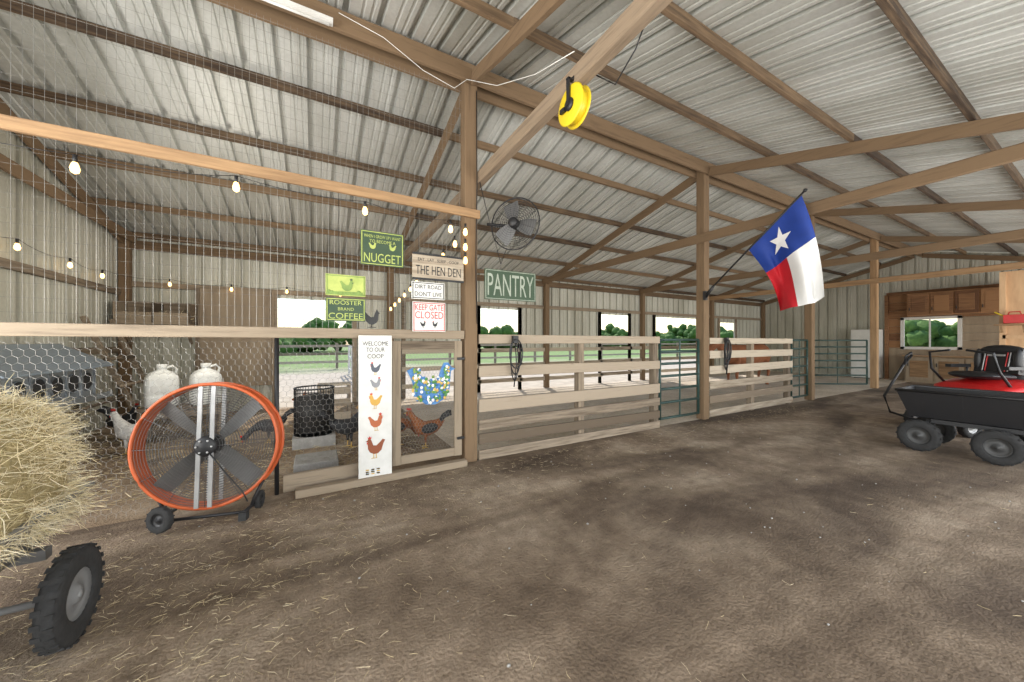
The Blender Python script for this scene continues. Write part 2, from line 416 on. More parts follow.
while z<4.34: b.cyl((XL+.25,YF+.02,z),(PX[0]-.08,YF+.02,z),r,None,3,0,False); z+=.104
b.obj('welded_wire_panel',[wire_m])
def hexwire(name,x0,x1,z0,z1,y,s=.034):
    b=MB(); w=s*1.6; hgt=s*1.5; j=0; z=z0; rr=.0010
    while z<z1:
        x=x0+(w/2 if j%2 else 0)
        while x<x1:
            a=(x,y,z+s*.5); c=(x,y,z-s*.5+.0)
            b.cyl(c,a,rr*1.4,None,3,0,False)
            b.cyl(a,(x+w/2,y,z+s),rr,None,3,0,False)
            b.cyl(a,(x-w/2,y,z+s),rr,None,3,0,False)
            x+=w
        z+=hgt; j+=1
    return b.obj(name,[wire_m])
hexwire('chicken_wire',XL+.19,.52,.04,1.40,YF+.035)

b=MB(); x0,x1=.70,1.47; z0,z1=.10,1.40; y=YF-.05
for x in (x0+.045,x1-.045): b.box((x,y,(z0+z1)/2),(.09,.035,z1-z0),1)
for z in (z0+.05,z1-.045,): b.box(((x0+x1)/2,y-.003,z),(x1-x0-.18,.035,.09),0)
b.box((x1-.02,y-.03,1.2),(.09,.01,.03),2); b.box((x1-.02,y-.03,.3),(.09,.01,.03),2)
b.obj('coop_gate',[gwoods['x'],gwoods['z'],black],bevel=.004)
hexwire('gate_wire_mesh',x0+.09,x1-.12,z0+.1,z1-.12,YF-.03,.022)

# ------------------------------------------------------------------ signs
def text(body,xc,zc,w,h,y,m,parent,name='lettering'):
    cu=bpy.data.curves.new('t','FONT'); cu.body=body; cu.extrude=.0; cu.resolution_u=3
    o=bpy.data.objects.new('t',cu); sc.collection.objects.link(o)
    bpy.context.view_layer.update()
    me=bpy.data.meshes.new_from_object(o.evaluated_get(bpy.context.evaluated_depsgraph_get()))
    bpy.data.objects.remove(o)
    xs=[v.co.x for v in me.vertices]; ys=[v.co.y for v in me.vertices]
    cx,cy=(min(xs)+max(xs))/2,(min(ys)+max(ys))/2; sw,sh=w/(max(xs)-min(xs)),h/(max(ys)-min(ys))
    for v in me.vertices: v.co=V((xc+(v.co.x-cx)*sw,y,zc+(v.co.y-cy)*sh))
    me.materials.clear(); me.materials.append(m)
    o=bpy.data.objects.new(name,me); sc.collection.objects.link(o); o.parent=parent
    return o
def sign(name,x0,x1,z0,z1,y,bg,lines,border=None,bw=.012):
    b=MB(); b.box(((x0+x1)/2,y,(z0+z1)/2),(x1-x0,.012,z1-z0),0)
    if border:
        for x in (x0+bw,x1-bw): b.box((x,y-.006,(z0+z1)/2),(bw*.6,.006,z1-z0-bw),1)
        for z in (z0+bw,z1-bw): b.box(((x0+x1)/2,y-.006,z),(x1-x0-bw,.006,bw*.6),1)
    o=b.obj(name,[bg]+([border] if border else []))
    for (t,fz,fh,fw,m) in lines:
        text(t,(x0+x1)/2,z0+fz*(z1-z0),fw*(x1-x0),fh*(z1-z0),y-.0085,m,o)
    return o
def hen_sil(b,cx,cz,s,y,mi,comb=None,legs=None,face=1):
    pts=[(-.50,.30),(-.62,.55),(-.45,.62),(-.28,.42),(-.05,.22),(.15,.25),(.25,.55),(.33,.72),(.45,.72),(.53,.60),(.64,.55),(.52,.50),(.50,.30),(.48,.02),(.35,-.22),(.10,-.35),(-.15,-.33),(-.38,-.12)]
    b.poly([(cx+face*px*s,y,cz+pz*s) for px,pz in (pts if face>0 else pts[::-1])],mi)
    if comb is not None:
        b.poly([(cx+face*px*s,y-.001,cz+pz*s) for px,pz in [(.28,.70),(.26,.86),(.34,.80),(.39,.92),(.44,.80),(.52,.84),(.47,.70)]],comb)
        b.poly([(cx+face*px*s,y-.001,cz+pz*s) for px,pz in [(.50,.52),(.58,.42),(.52,.34),(.48,.42)]],comb)
    if legs is not None:
        for lx in (-.05,.12): b.box((cx+face*lx*s,y,cz-.48*s),(.05*s,.001,.3*s),legs); b.box((cx+face*(lx+.06)*s,y,cz-.62*s),(.2*s,.001,.04*s),legs)
YS=YF-.14
s=sign('nugget_sign',.39,.80,2.15,2.49,YS,green,[("WHEN I GROW UP I WANT",.84,.09,.85,yel2),("TO BECOME A",.70,.09,.6,yel2),("NUGGET",.22,.26,.85,yel2)],yel2)
b=MB(); hen_sil(b,.50,2.33,.06,YS-.009,0); hen_sil(b,.69,2.33,.06,YS-.009,0,face=-1); b.obj('hens',[yel2],parent=s)
s=sign('rooster_coffee_sign',.09,.435,1.59,1.81,YS,green,[("ROOSTER",.80,.19,.8,yel2),("BRAND",.52,.13,.4,yel2),("COFFEE",.22,.25,.86,yel2)],yel2)
s2=sign('rooster_picture_sign',.09,.435,1.83,2.03,YS,yel2,[],lime)
b=MB(); hen_sil(b,.27,1.91,.10,YS-.009,0,1); b.box((.26,YS-.0085,1.855),(.3,.002,.03),0)
for k in range(14): b.ell((.11+.31*random.random(),YS-.008,1.845+.03*random.random()),(.015,.003,.012),0,8,5)
b.obj('rooster_print',[lime,green],parent=s2)
s=sign('hen_den_sign',.88,1.44,2.05,2.31,YS-.04,pw['x'],[("THE HEN DEN",.36,.36,.88,black),("EAT . LAY . SLEEP . COOP",.78,.12,.8,black)],None)
b=MB(); b.box((1.16,YS-.05,2.31),(.56,.015,.02)); b.box((1.16,YS-.05,2.05),(.56,.015,.02)); b.obj('frame',[black],parent=s)
sign('dirt_roads_sign',.875,1.225,1.84,2.02,YS-.03,white,[("DIRT ROAD",.72,.24,.8,black),("DON'T LIVE",.30,.26,.82,black)],black)
s=sign('keep_gate_closed_sign',.885,1.235,1.50,1.81,YS-.03,white,[("KEEP GATE",.82,.20,.86,red),("CLOSED",.56,.24,.86,red)],red)
b=MB(); hen_sil(b,.99,1.57,.05,YS-.04,0,1,0); hen_sil(b,1.12,1.57,.05,YS-.04,0,1,0,-1); b.obj('hens',[black,skinpink],parent=s)
s=sign('pantry_sign',1.69,2.38,1.88,2.23,YF-.20,green,[("PANTRY",.5,.72,.9,letter)],letter,.012)
b=MB()
for (x,z0,z1) in ((.45,2.49,2.8),(.75,2.49,2.8),(.2,2.03,2.8),(.35,2.03,2.8)):
    b.cyl((x,YS,z0),(x,YS+.0,z1),.002,None,4)
for x in (.95,1.4): b.cyl((x,YS-.04,2.31),(x,YS+.01,2.8),.002,None,4)
for x in (.97,1.15): b.cyl((x,YS-.03,1.8),(x,YS-.03,2.06),.002,None,4)
b.obj('sign_hanging_wires',[black])
b=MB(); b.box((.525,YS-.02,.76),(.31,.018,1.39)); wb=b.obj('welcome_coop_board',[white],bevel=.003)
for t,z,w in (("WELCOME",1.375,.24),("TO OUR",1.315,.17),("COOP",1.25,.15)): text(t,.525,z,w,.042,YS-.031,black,wb)
b=MB()
for k,(z,sc_) in enumerate(((1.12,.085),(.97,.085),(.80,.105),(.59,.115),(.34,.145))):
    hen_sil(b,.525,z,sc_,YS-.031,k,5,6,1 if k%2 else -1)
for k in range(5):
    for t in range(3): b.box((.45+.05*t,YS-.0305,.10+.02*((k+t)%3)),(.03,.001,.012),6)
b.obj('painted_hens',[mat('hen_slate',(.10,.11,.14)),mat('hen_grey',(.30,.30,.32)),mat('hen_gold',(.72,.42,.08)),mat('hen_russet',(.50,.14,.05)),mat('hen_brown',(.30,.08,.03)),skinpink,beakm],parent=wb)
b=MB(); cx,cz=1.10,.86
b.prism([(cx+px*.42,YF-.12,cz+pz*.42) for px,pz in [(-.50,.30),(-.62,.55),(-.45,.62),(-.28,.42),(-.05,.22),(.15,.25),(.25,.55),(.33,.72),(.45,.72),(.53,.60),(.64,.55),(.52,.50),(.50,.30),(.48,.02),(.35,-.22),(.10,-.35),(-.15,-.33),(-.38,-.12)]],(0,.015,0),0)
for k in range(190):
    a=random.random()*6.28; rr=math.sqrt(random.random())
    fx,fz=cx-.01+.21*rr*math.cos(a),cz+.02+.15*rr*math.sin(a)
    if k%6==0: fx,fz=cx+.14+.05*random.random(),cz+.12+.14*random.random()
    if k%6==1: fx,fz=cx-.20+.07*random.random(),cz+.12+.12*random.random()
    mi=random.choice([0,1,1,2,3,3,4,5])
    b.ell((fx,YF-.125-.01*random.random(),fz),(.018,.008,.018),mi,7,4)
b.obj('floral_hen_wreath',[skyb,leaf,beakm,fwhite,skyb,lime])

# ------------------------------------------------------------------ wooden fences
def board_fence(name,x0,x1,zs,y,m,mz,posts):
    b=MB()
    for z,h in zs:
        j=random.uniform(-.03,.03)
        b.beam((x0,y,z+j*.5),(x1,y,z-j*.5),.035,h,0)
    for x in posts: b.box((x,y+.07,.7),(.10,.10,1.4),1)
    return b.obj(name,[m,mz],bevel=.005)
fw1=wood('fence_board_x',(.39,.315,.235),(.14,.105,.072),'x',.65)
ZS=[(1.42,.11),(1.03,.13),(.64,.15),(.42,.12),(.235,.12),(.06,.11)]
board_fence('board_fence',1.68,4.85,ZS,YF-.06,fw1,gwoods['z'],[3.25,4.8])
board_fence('board_fence',6.20,9.28,[(1.40,.11),(1.15,.14),(.88,.15),(.60,.14),(.35,.14),(.10,.12)],YF-.06,pw['x'],gwoods['z'],[7.7,9.22])
def gate(name,p0,p1,z0=.12,z1=1.42,n=6):
    b=MB(); p0=V(p0); p1=V(p1); r=.022
    for p in (p0,p1): b.cyl((p.x,p.y,z0),(p.x,p.y,z1),r,None,8)
    for k in range(n+1):
        z=z0+(z1-z0)*(k/n)**.9; b.cyl((p0.x,p0.y,z),(p1.x,p1.y,z),r,None,8)
    q=(p0+p1)/2; b.box((q.x,q.y,(z0+z1)/2),(.03,.012,z1-z0))
    return b.obj(name,[dgreen])
gate('tube_gate',(4.94,YF,0),(5.97,YF,0))
gate('tube_gate',(9.40,YF,0),(10.17,YF,0))
gate('tube_gate',(12.9,4.85,0),(14.35,YF+.12,0))
def rope(name,x,y,z,drop,m,r=.012):
    b=MB()
    for k in range(3):
        d=drop*(1-.15*k); w=.05+.02*k
        pts=[(x+w*math.cos(t),y-.02*k-.02,z-d/2+d/2*math.sin(t)) for t in [2*math.pi*i/22 for i in range(22)]]
        b.tube(pts,r,6,0,True)
    b.tube([(x,y-.03,z),(x+.01,y-.05,z-drop*.6),(x-.02,y-.04,z-drop*1.15)],r,6)
    b.box((x,y-.03,z+.0),(.07,.05,.09)); return b.obj(name,[m])
rope('lead_rope',2.13,YF-.10,1.42,.50,black,.008)
rope('lead_rope',6.62,YF-.10,1.42,.55,black)

# ------------------------------------------------------------------ drum fan
M=Matrix.Translation((-.71,3.60,.585))@Matrix.Rotation(math.radians(-13),4,'Z')@Matrix.Rotation(math.radians(-4),4,'X')
b=MB(); R=.468; D=.13
b.lathe([(R,-D/2),(R,D/2)],(0,0,0),(0,1,0),56,0); b.lathe([(R-.006,D/2),(R-.006,-D/2)],(0,0,0),(0,1,0),56,0)
for yy in (-D/2,D/2): b.ring((0,yy,0),(0,1,0),R+.006,.013,56,8,0)
for yy in (-D/2-.005,D/2):
    rr=.09
    while rr<R: b.ring((0,yy-(.02*(1-rr/R) if yy<0 else 0),0),(0,1,0),rr,.0018,48,4,1); rr+=.019
    for j in range(12):
        q=2*math.pi*j/12; b.cyl((.05*math.cos(q),yy-.02*(yy<0),.05*math.sin(q)),(R*math.cos(q),yy,R*math.sin(q)),.0022,None,4,1)
for x in (-.042,.042): b.box((x,-D/2-.03,0),(.028,.012,2*R-.02),2)
for x in (-.042,.042): b.box((x,D/2+.01,0),(.028,.012,2*R-.02),2)
b.lathe([(0,-.05),(.06,-.05),(.078,-.03),(.078,.08),(.05,.10),(0,.10)],(0,-D/2+.0,0),(0,1,0),24,3)
for j in range(6):
    q=2*math.pi*j/6; b.lathe([(0,-.002),(.008,-.002),(.008,.002)],(.05*math.cos(q),-D/2-.055,.05*math.sin(q)),(0,1,0),6,2)
for j in range(4):
    q=2*math.pi*j/4+.78; Rm=Matrix.Rotation(q,3,'Y'); n=8; vs=[]
    for i in range(n+1):
        rr=.08+(R-.11)*i/n; w=.025+.035*math.sin(math.pi*.5*i/n+.4)
        for sg in (-1,1): vs.append(Rm@V((rr,.045*sg*(1-.3*i/n),sg*w)))
    b.add(vs,[(2*i,2*i+1,2*i+3,2*i+2) for i in range(n)],4,True)
for sg in (-1,1):
    b.tube([(sg*.36,0,-.32),(sg*.30,0,-.45),(sg*.28,0,-.52)],.012,8,3)
    b.tube([(sg*.28,-.14,-.515),(sg*.28,.12,-.515)],.013,8,3)
b.tube([(-.28,-.12,-.515),(.28,-.12,-.515)],.012,8,3)
b.wheel((-.21,-.19,-.48),(.35,1,0),.092,.045,5,3,12)
b.box((.28,-.13,-.54),(.05,.06,.06),5); b.wheel((.30,.11,-.50),(1,0,0),.07,.04,5,3,12)
b.tube([(.03,-D/2-.04,-.05),(.14,-D/2-.05,-.2),(.26,-D/2-.05,-.36),(.30,-.12,-.44)],.005,6,3)
b.obj('drum_fan',[orange,dwire,steel,black,mat('blade_grey',(.12,.12,.115),rough=.5),rubber],M)

# ------------------------------------------------------------------ post mounted fan
M=Matrix.Translation((2.06,3.60,2.78))@Matrix.Rotation(math.radians(-52),4,'Z')
b=MB(); R=.30
for sg in (-1,1):
    for k in range(1,13):
        rr=R*k/12; yy=sg*.085*math.sqrt(max(0,1-(k/12)**2.5)); b.ring((0,yy,0),(0,1,0),rr,.0022,36,4,0)
    for j in range(18):
        q=2*math.pi*j/18
        b.tube([(R*t*math.cos(q),sg*.085*math.sqrt(max(0,1-t**2.5)),R*t*math.sin(q)) for t in (.1,.4,.7,.9,1)],.0018,4,0)
b.ring((0,0,0),(0,1,0),R+.004,.008,40,6,0)
b.lathe([(0,-.09),(.05,-.09),(.06,-.07),(.06,.12),(.04,.16),(0,.16)],(0,0,0),(0,1,0),18,0)
for j in range(3):
    q=2*math.pi*j/3+.3; Rm=Matrix.Rotation(q,3,'Y'); vs=[]
    for i in range(7):
        rr=.05+.20*i/6; w=.04+.06*math.sin(math.pi*.5*i/6+.3)
        for sg in (-1,1): vs.append(Rm@V((rr,.02*sg,sg*w)))
    b.add(vs,[(2*i,2*i+1,2*i+3,2*i+2) for i in range(6)],1,True)
b.cyl((0,.12,0),(-.34,-.06,.02),.018,None,8,0)
b.obj('wall_fan',[black,mat('fan_blade',(.14,.14,.14),rough=.4)],M)

# ------------------------------------------------------------------ cord reel
M=Matrix.Translation((1.67,2.04,3.13))@Matrix.Rotation(math.radians(0),4,'Z')
b=MB(); c=V((0,0,0)); a=(1,0,0)
for sg in (-.035,.035): b.lathe([(0,-.006),(.135,-.006),(.145,0),(.135,.006),(0,.006)],c+V((sg,0,0)),a,32,0)
b.lathe([(.115,-.03),(.12,0),(.115,.03)],c,a,28,0)
for sg in (-.048,.048):
    b.lathe([(0,-.008),(.045,-.008),(.045,.008),(0,.008)],c+V((sg,0,0)),a,20,1)
    b.box(c+V((sg*1.15,0,.09)),(.012,.03,.20),1)
b.box(c+V((0,0,.185)),(.13,.03,.012),1); b.box(c+V((0,0,.20)),(.03,.03,.03),1)
b.box(c+V((-.06,.06,-.02)),(.02,.05,.03),1)
b.obj('cord_reel',[yellow,blackpl],M)

# ------------------------------------------------------------------ Texas flag
b=MB(); P0=V((5.98,3.72,2.22)); P1=V((5.68,2.17,3.40))
b.cyl(P0,P1,.014,None,10,0); b.ell(P1,(.025,.025,.025),0,10,6)
b.box((6.0,3.74,2.2),(.06,.05,.16),1); b.cyl((6.0,3.73,2.16),P0+(P1-P0)*.1,.022,None,8,1)
pole=b.obj('texas_flag',[black,black])
def FP(u,v,off=0):
    h=P0.lerp(P1,.50+.47*u); F=V((.36,-.24,-.92)).lerp(V((.30,-.15,-1.36)),u)
    n=V((-.75,-.6,.1)).normalized(); sidev=V((.872,-.489,0))
    w=(.10*math.sin(8.5*u+3.0*v+.5)+.045*math.sin(17*u-4*v))*min(1,v*1.6+.05)
    p=h+F*v+n*(w+off)+sidev*(.06*math.sin(3.4*v)+.05*math.sin(7*u+2*v)*v)+V((0,0,-.06*math.sin(math.pi*u)*v))
    return p
b=MB(); nu,nv=30,42; vs=[FP(i/nu,j/nv) for i in range(nu+1) for j in range(nv+1)]
for i in range(nu):
    for j in range(nv):
        q=(i*(nv+1)+j,i*(nv+1)+j+1,(i+1)*(nv+1)+j+1,(i+1)*(nv+1)+j)
        b.f.append(q); b.s.append(True); b.m.append(0 if j<nv*.40 else (1 if i<nu/2 else 2))
b.v=[tuple(p) for p in vs]
b.obj('cloth',[blue,fred,fwhite],parent=pole)
b=MB()
for off in (.006,-.006):
    pts=[]
    for k in range(10):
        a=math.pi*k/5; rr=1 if k%2==0 else .40
        pts.append((.5+.19*rr*math.cos(a),.20-.14*rr*math.sin(a)))
    vs=[FP(.5,.20,off)]+[FP(u,v,off) for u,v in pts]
    b.add(vs,[(0,1+k,1+(k+1)%10) for k in range(10)],0,True)
b.obj('star',[fwhite],parent=pole)

# ------------------------------------------------------------------ straw helpers
def strand(b,p,d,Ln,w,mi):
    d=d.normalized(); s_=d.cross(V((random.uniform(-1,1),random.uniform(-1,1),random.uniform(-1,1)))).normalized()*w
    q=p+d*Ln*.5; d2=(d+V((random.uniform(-.5,.5),random.uniform(-.5,.5),random.uniform(-.4,.2)))).normalized(); e=q+d2*Ln*.5
    b.add([p-s_,p+s_,q+s_,q-s_,e+s_*.5,e-s_*.5],[(0,1,2,3),(3,2,4,5)],mi)

# ------------------------------------------------------------------ hay cart
cart=MB()
X0,X1,Y0,Y1=-2.02,-1.09,1.45,2.87
def tray(b,X0,X1,Y0,Y1,zb,zt,fl,mi,th=.02,rim=None):
    lo=[(X0+fl,Y0+fl,zb),(X1-fl,Y0+fl,zb),(X1-fl,Y1-fl,zb),(X0+fl,Y1-fl,zb)]
    hi=[(X0,Y0,zt),(X1,Y0,zt),(X1,Y1,zt),(X0,Y1,zt)]
    lo2=[(X0+fl+th,Y0+fl+th,zb+th),(X1-fl-th,Y0+fl+th,zb+th),(X1-fl-th,Y1-fl-th,zb+th),(X0+fl+th,Y1-fl-th,zb+th)]
    hi2=[(X0+th,Y0+th,zt),(X1-th,Y0+th,zt),(X1-th,Y1-th,zt),(X0+th,Y1-th,zt)]
    fs=[(0,3,2,1),(8,9,10,11)]
    for i in range(4):
        j=(i+1)%4; fs+=[(i,j,4+j,4+i),(8+j,8+i,12+i,12+j),(4+i,4+j,12+j,12+i)]
    b.add(lo+hi+lo2+hi2,fs,mi)
    b.tube(hi,.018,8,mi if rim is None else rim,True)
tray(cart,X0,X1,Y0,Y1,.38,.60,.12,0,.02,3)
for y in (1.85,2.65): cart.box((-1.55,y,.35),(.8,.05,.05),1)
for x in (-1.33,-1.78): cart.box((x,2.2,.33),(.05,1.2,.05),1)
for (x,y) in ((-.99,2.44),(-2.08,2.44),): cart.wheel((x,y,.213),(1,0,0),.213,.07,2,1,24)
cart.cyl((-2.08,2.44,.213),(-.99,2.44,.213),.016,None,8,1)
cart.cyl((-1.33,2.44,.213),(-1.33,2.44,.33),.02,None,8,1); cart.cyl((-1.78,2.44,.213),(-1.78,2.44,.33),.02,None,8,1)
cart.tube([(-1.16,2.25,.36),(-1.10,2.12,.22),(-1.06,2.0,.10),(-1.05,1.90,.025),(-1.12,1.80,.025),(-1.45,1.72,.025),(-1.8,1.80,.025),(-1.85,2.15,.34)],.02,8,3)
cart.cyl((-1.50,1.55,.33),(-1.50,.9,.12),.02,None,8,1)
hc=cart.obj('hay_cart',[mat('tray_grey',(.10,.10,.10),rough=.5),mat('cart_frame',(.22,.22,.22),rough=.5),rubber,mat('cart_tube',(.30,.31,.32),rough=.4,metal=.5)])
ctr=V((-1.55,2.24,.71)); hay=MB()
def hayp(th,q,k=1.0):
    x=math.sin(th)*math.cos(q); y=math.sin(th)*math.sin(q); z=math.cos(th)
    f=lambda t:math.copysign(abs(t)**.62,t)
    n=1+.09*math.sin(5*q+2*th)*math.cos(3*th)+.05*math.sin(11*q)*math.sin(7*th)
    return ctr+V((f(x)*.495*n*k*(1-.16*max(0,z)),f(y)*.66*n*k*(1-.1*max(0,z)),f(z)*(.475 if z>0 else .28)*n*k))
nu,nv=48,24
vs=[hayp(math.pi*i/nv,2*math.pi*j/nu,.97) for i in range(nv+1) for j in range(nu)]
hay.add(vs,[(i*nu+j,(i+1)*nu+j,(i+1)*nu+(j+1)%nu,i*nu+(j+1)%nu) for i in range(nv) for j in range(nu)],0,True)
for k in range(42000):
    th=math.acos(random.uniform(-.7,1)); q=random.uniform(0,6.283)
    p=hayp(th,q,random.uniform(.94,1.02)); nrm=(p-ctr).normalized()
    d=nrm*random.uniform(-.1,.45)+V((random.gauss(0,1),random.gauss(0,1),random.gauss(0,.6)-.2))*.7
    strand(hay,p,d,random.uniform(.03,.13),random.uniform(.0006,.0014),random.choice([1,2,3,1,3]))
hay.obj('hay_pile',[haycore]+straws,parent=hc)

b=MB()
for k in range(5200):
    r_=random.random()
    if r_<.4: x,y=random.gauss(-.7,.6),random.gauss(2.4,.65)
    elif r_<.6: x,y=random.gauss(.2,1.3),random.gauss(3.0,.5)
    elif r_<.85: x,y=random.uniform(-3,9),YF-.2-abs(random.gauss(0,.35))
    else: x,y=random.uniform(-1,13),random.uniform(-.8,3.7)
    if y>3.65 or x<-2.9 or (x>6.5 and y<2): continue
    a=random.random()*6.28
    strand(b,V((x,y,.004+.006*random.random())),V((math.cos(a),math.sin(a),.0)),random.uniform(.012,.075),.0009,random.choice([0,1,2]))
for v_i,v in enumerate(b.v):
    b.v[v_i]=(v[0],v[1],min(.012,max(.002,v[2])))
b.obj('loose_straw',gstraws)
b=MB()
for k in range(3000):
    x,y=random.uniform(-2.7,1.3),random.uniform(4.1,8.5); a=random.random()*6.28
    strand(b,V((x,y,.006+.02*random.random())),V((math.cos(a),math.sin(a),.1)),random.uniform(.04,.16),.003,random.choice([0,1,2]))
b.obj('coop_straw',gstraws)
b=MB()
for k in range(110):
    x,y=random.uniform(-1,6),random.uniform(.3,3.6); r_=random.uniform(.004,.010)
    b.ell((x,y,r_*.4),(r_,r_*.8,r_*.6),0,6,4)
b.obj('pebbles',[concrete])

# ------------------------------------------------------------------ right garden cart
b=MB()
tray(b,6.72,7.45,-.05,1.58,.42,.76,.10,0)
for y in (.15,.6,1.05,1.35):
    b.box((6.775,y,.6),(.02,.04,.30),0,Matrix.Rotation(math.radians(-16),3,'Y'))
b.box((7.08,.7,.38),(.45,1.2,.05),1)
for (x,y) in ((6.74,.78),(7.42,.78),(6.74,1.38),(7.42,1.38)):
    b.wheel((x,y,.195),(1,0,0),.195,.10,2,3)
for y in (.78,1.38):
    b.cyl((6.74,y,.195),(7.42,y,.195),.015,None,8,1)
    for x in (6.93,7.23): b.beam((x,y,.195),(x,y-.05,.38),.04,.04,1)
b.tube([(7.08,1.4,.32),(7.08,1.72,.40),(7.08,1.78,.62),(7.08,1.58,1.10)],.016,8,1)
b.tube([(6.97,1.54,1.20),(7.08,1.58,1.08),(7.19,1.54,1.20),(7.08,1.52,1.24)],.016,8,1,True)
b.obj('garden_dump_cart',[blackpl,black,rubber,mat('wheel_grey',(.06,.06,.06),rough=.5)])

# ------------------------------------------------------------------ riding mower (red), facing the aisle
M=Matrix.Translation((8.95,1.22,0))@Matrix.Rotation(math.radians(62),4,'Z')
b=MB(); mx_,my_=0,0
b.box((0,0,.42),(.5,1.3,.10),1)
b.loft([(0,-.72,.62),(0,-.6,.68),(0,-.1,.70),(0,.16,.66),(0,.26,.54)],[(.42,.08),(.50,.15),(.50,.13),(.44,.10),(.30,.05)],16,0)
b.loft([(0,-.95,.78),(0,-.80,.86),(0,-.52,.86),(0,-.46,.76)],[(.2,.1),(.28,.18),(.28,.18),(.2,.1)],14,4)
for sg in (-1,1):
    b.wheel((sg*.52,-.48,.27),(1,0,0),.27,.22,2,3,16)
    b.wheel((sg*.34,.60,.15),(1,0,0),.15,.10,2,3,12)
    b.tube([(sg*.34,.60,.15),(sg*.43,.60,.2),(sg*.40,.58,.40),(sg*.3,.5,.44)],.022,8,1)
    b.tube([(sg*.38,.02,.70),(sg*.40,.24,.95),(sg*.38,.30,1.22),(sg*.10,.32,1.26)],.018,8,1)
    b.box((sg*.33,-.12,1.00),(.08,.34,.05),1)
    b.tube([(sg*.33,-.27,.80),(sg*.33,-.27,.99)],.015,6,1)
b.loft([(0,-.30,.86),(0,-.22,.86),(0,.14,.88),(0,.22,.88)],[(.2,.04),(.27,.07),(.27,.06),(.2,.03)],16,1)
Rs=Matrix.Rotation(math.radians(12),3,'X')
b.box((0,-.35,1.08),(.50,.10,.38),1,Rs)
b.ell((0,-.385,1.26),(.25,.07,.08),1,16,8)
for sg in (-1,1):
    b.ell((sg*.22,-.32,1.08),(.05,.06,.20),1,12,8)
    b.box((sg*.14,-.288,1.08),(.014,.012,.30),3,Rs); b.box((sg*.11,-.288,1.08),(.012,.012,.30),0,Rs)
b.box((0,-.288,1.18),(.20,.012,.03),3,Rs)
b.lathe([(0,0),(.45,0),(.5,.03),(.5,.12),(.3,.14),(0,.14)],(0,.1,.16),(0,0,1),28,0)
b.box((0,.42,.42),(.55,.36,.04),1)
b.cyl((-.30,-.55,.7),(-.30,-.60,.98),.05,.04,12,0); b.cyl((.30,-.55,.7),(.30,-.60,.98),.05,.04,12,0)
b.obj('riding_mower',[red,blackpl,rubber,steel,black],M,bevel=.006)
b=MB(); b.box((14.22,1.45,1.78),(.2,.5,.03),0); b.beam((14.31,1.3,1.6),(14.15,1.3,1.77),.03,.02,0); b.beam((14.31,1.6,1.6),(14.15,1.6,1.77),.03,.02,0); b.obj('wall_shelf',[nw['y']])
b=MB(); b.box((14.22,1.42,1.915),(.15,.30,.2),0); b.tube([(14.22,1.33,2.02),(14.22,1.35,2.08),(14.22,1.49,2.08),(14.22,1.51,2.02)],.014,6,0); b.cyl((14.22,1.57,1.99),(14.22,1.70,2.09),.015,None,8,1); b.obj('fuel_can',[red,yellow],bevel=.015)

# ------------------------------------------------------------------ coop furniture
b=MB()
y0,y1=5.0,6.9; xw=XL+.08
b.box((xw+.18,(y0+y1)/2,.86),(.30,y1-y0,.42),0)
b.prism([(xw,y0-.04,1.34),(xw+.50,y0-.04,1.06),(xw+.50,y0-.04,1.08),(xw,y0-.04,1.365)],(0,y1-y0+.08,0),1)
for k in range(6):
    y=y0+.18+k*(y1-y0-.36)/5
    b.lathe([(.0,0),(.115,0)],(xw+.335,y,.88),(1,0,0),20,2); b.ring((xw+.335,y,.88),(1,0,0),.118,.008,20,5,0)
    b.box((xw+.335,y+.17,.87),(.02,.012,.42),0)
b.box((xw+.42,(y0+y1)/2,.66),(.16,y1-y0,.015),0); b.box((xw+.50,(y0+y1)/2,.69),(.012,y1-y0,.07),0)
b.tube([(xw+.6,y0,.62),(xw+.6,y1,.62)],.018,8,3)
for y in (y0+.1,y1-.1): b.beam((xw+.3,y,.64),(xw+.6,y,.62),.03,.03,3); b.box((xw+.2,y,.33),(.06,.06,.66),3)
b.obj('metal_nest_box',[mat('nest_metal',(.36,.39,.42),rough=.4,metal=.5),mat('nest_roof',(.30,.36,.43),rough=.4,metal=.3),black,gwoods['y']])
b=MB()
b.box((-2.40,8.45,1.70),(.95,.5,.03)); b.box((-2.40,8.22,1.80),(.95,.03,.18)); b.box((-2.86,8.45,1.88),(.03,.5,.36)); b.box((-1.94,8.45,1.88),(.03,.5,.36)); b.box((-2.4,8.45,1.88),(.03,.5,.34)); b.box((-2.40,8.68,1.9),(.95,.03,.4))
for x in (-2.8,-2.0): b.beam((x,8.66,1.35),(x,8.30,1.68),.04,.04)
cr=b.obj('wooden_nest_shelf',[gwoods['x']],bevel=.003)
b=MB()
for k in range(500): strand(b,V((random.uniform(-2.82,-1.98),random.uniform(8.25,8.6),1.73+.1*random.random())),V((random.gauss(0,1),random.gauss(0,1),.5)),.14,.003,random.choice([0,1,2]))
b.obj('nest_straw',straws,parent=cr)
b=MB(); b.box((-1.33,YB-.10,1.45),(1.2,.02,1.9)); b.box((-1.93,YB-.12,1.45),(.06,.04,1.9),1); b.box((-.80,YB-.12,1.45),(.06,.04,1.9),1); b.obj('plywood_panel',[plyw,gwoods['z']])
b=MB()
for y in (7.3,8.1): b.beam((-2.85,y,1.75),(-2.2,y,.03),.05,.06)
for k in range(4): t=.10+.15*k; b.cyl((-2.85+t,7.2,1.8-2.64*t),(-2.85+t,8.15,1.8-2.64*t),.025,None,8)
b.obj('roosting_ladder',[gwoods['y']])
b=MB()
b.box((-1.62,6.75,.46),(.95,.38,.03))
for x in (-2.05,-1.19):
    for y in (6.6,6.9): b.box((x,y,.222),(.05,.05,.445))
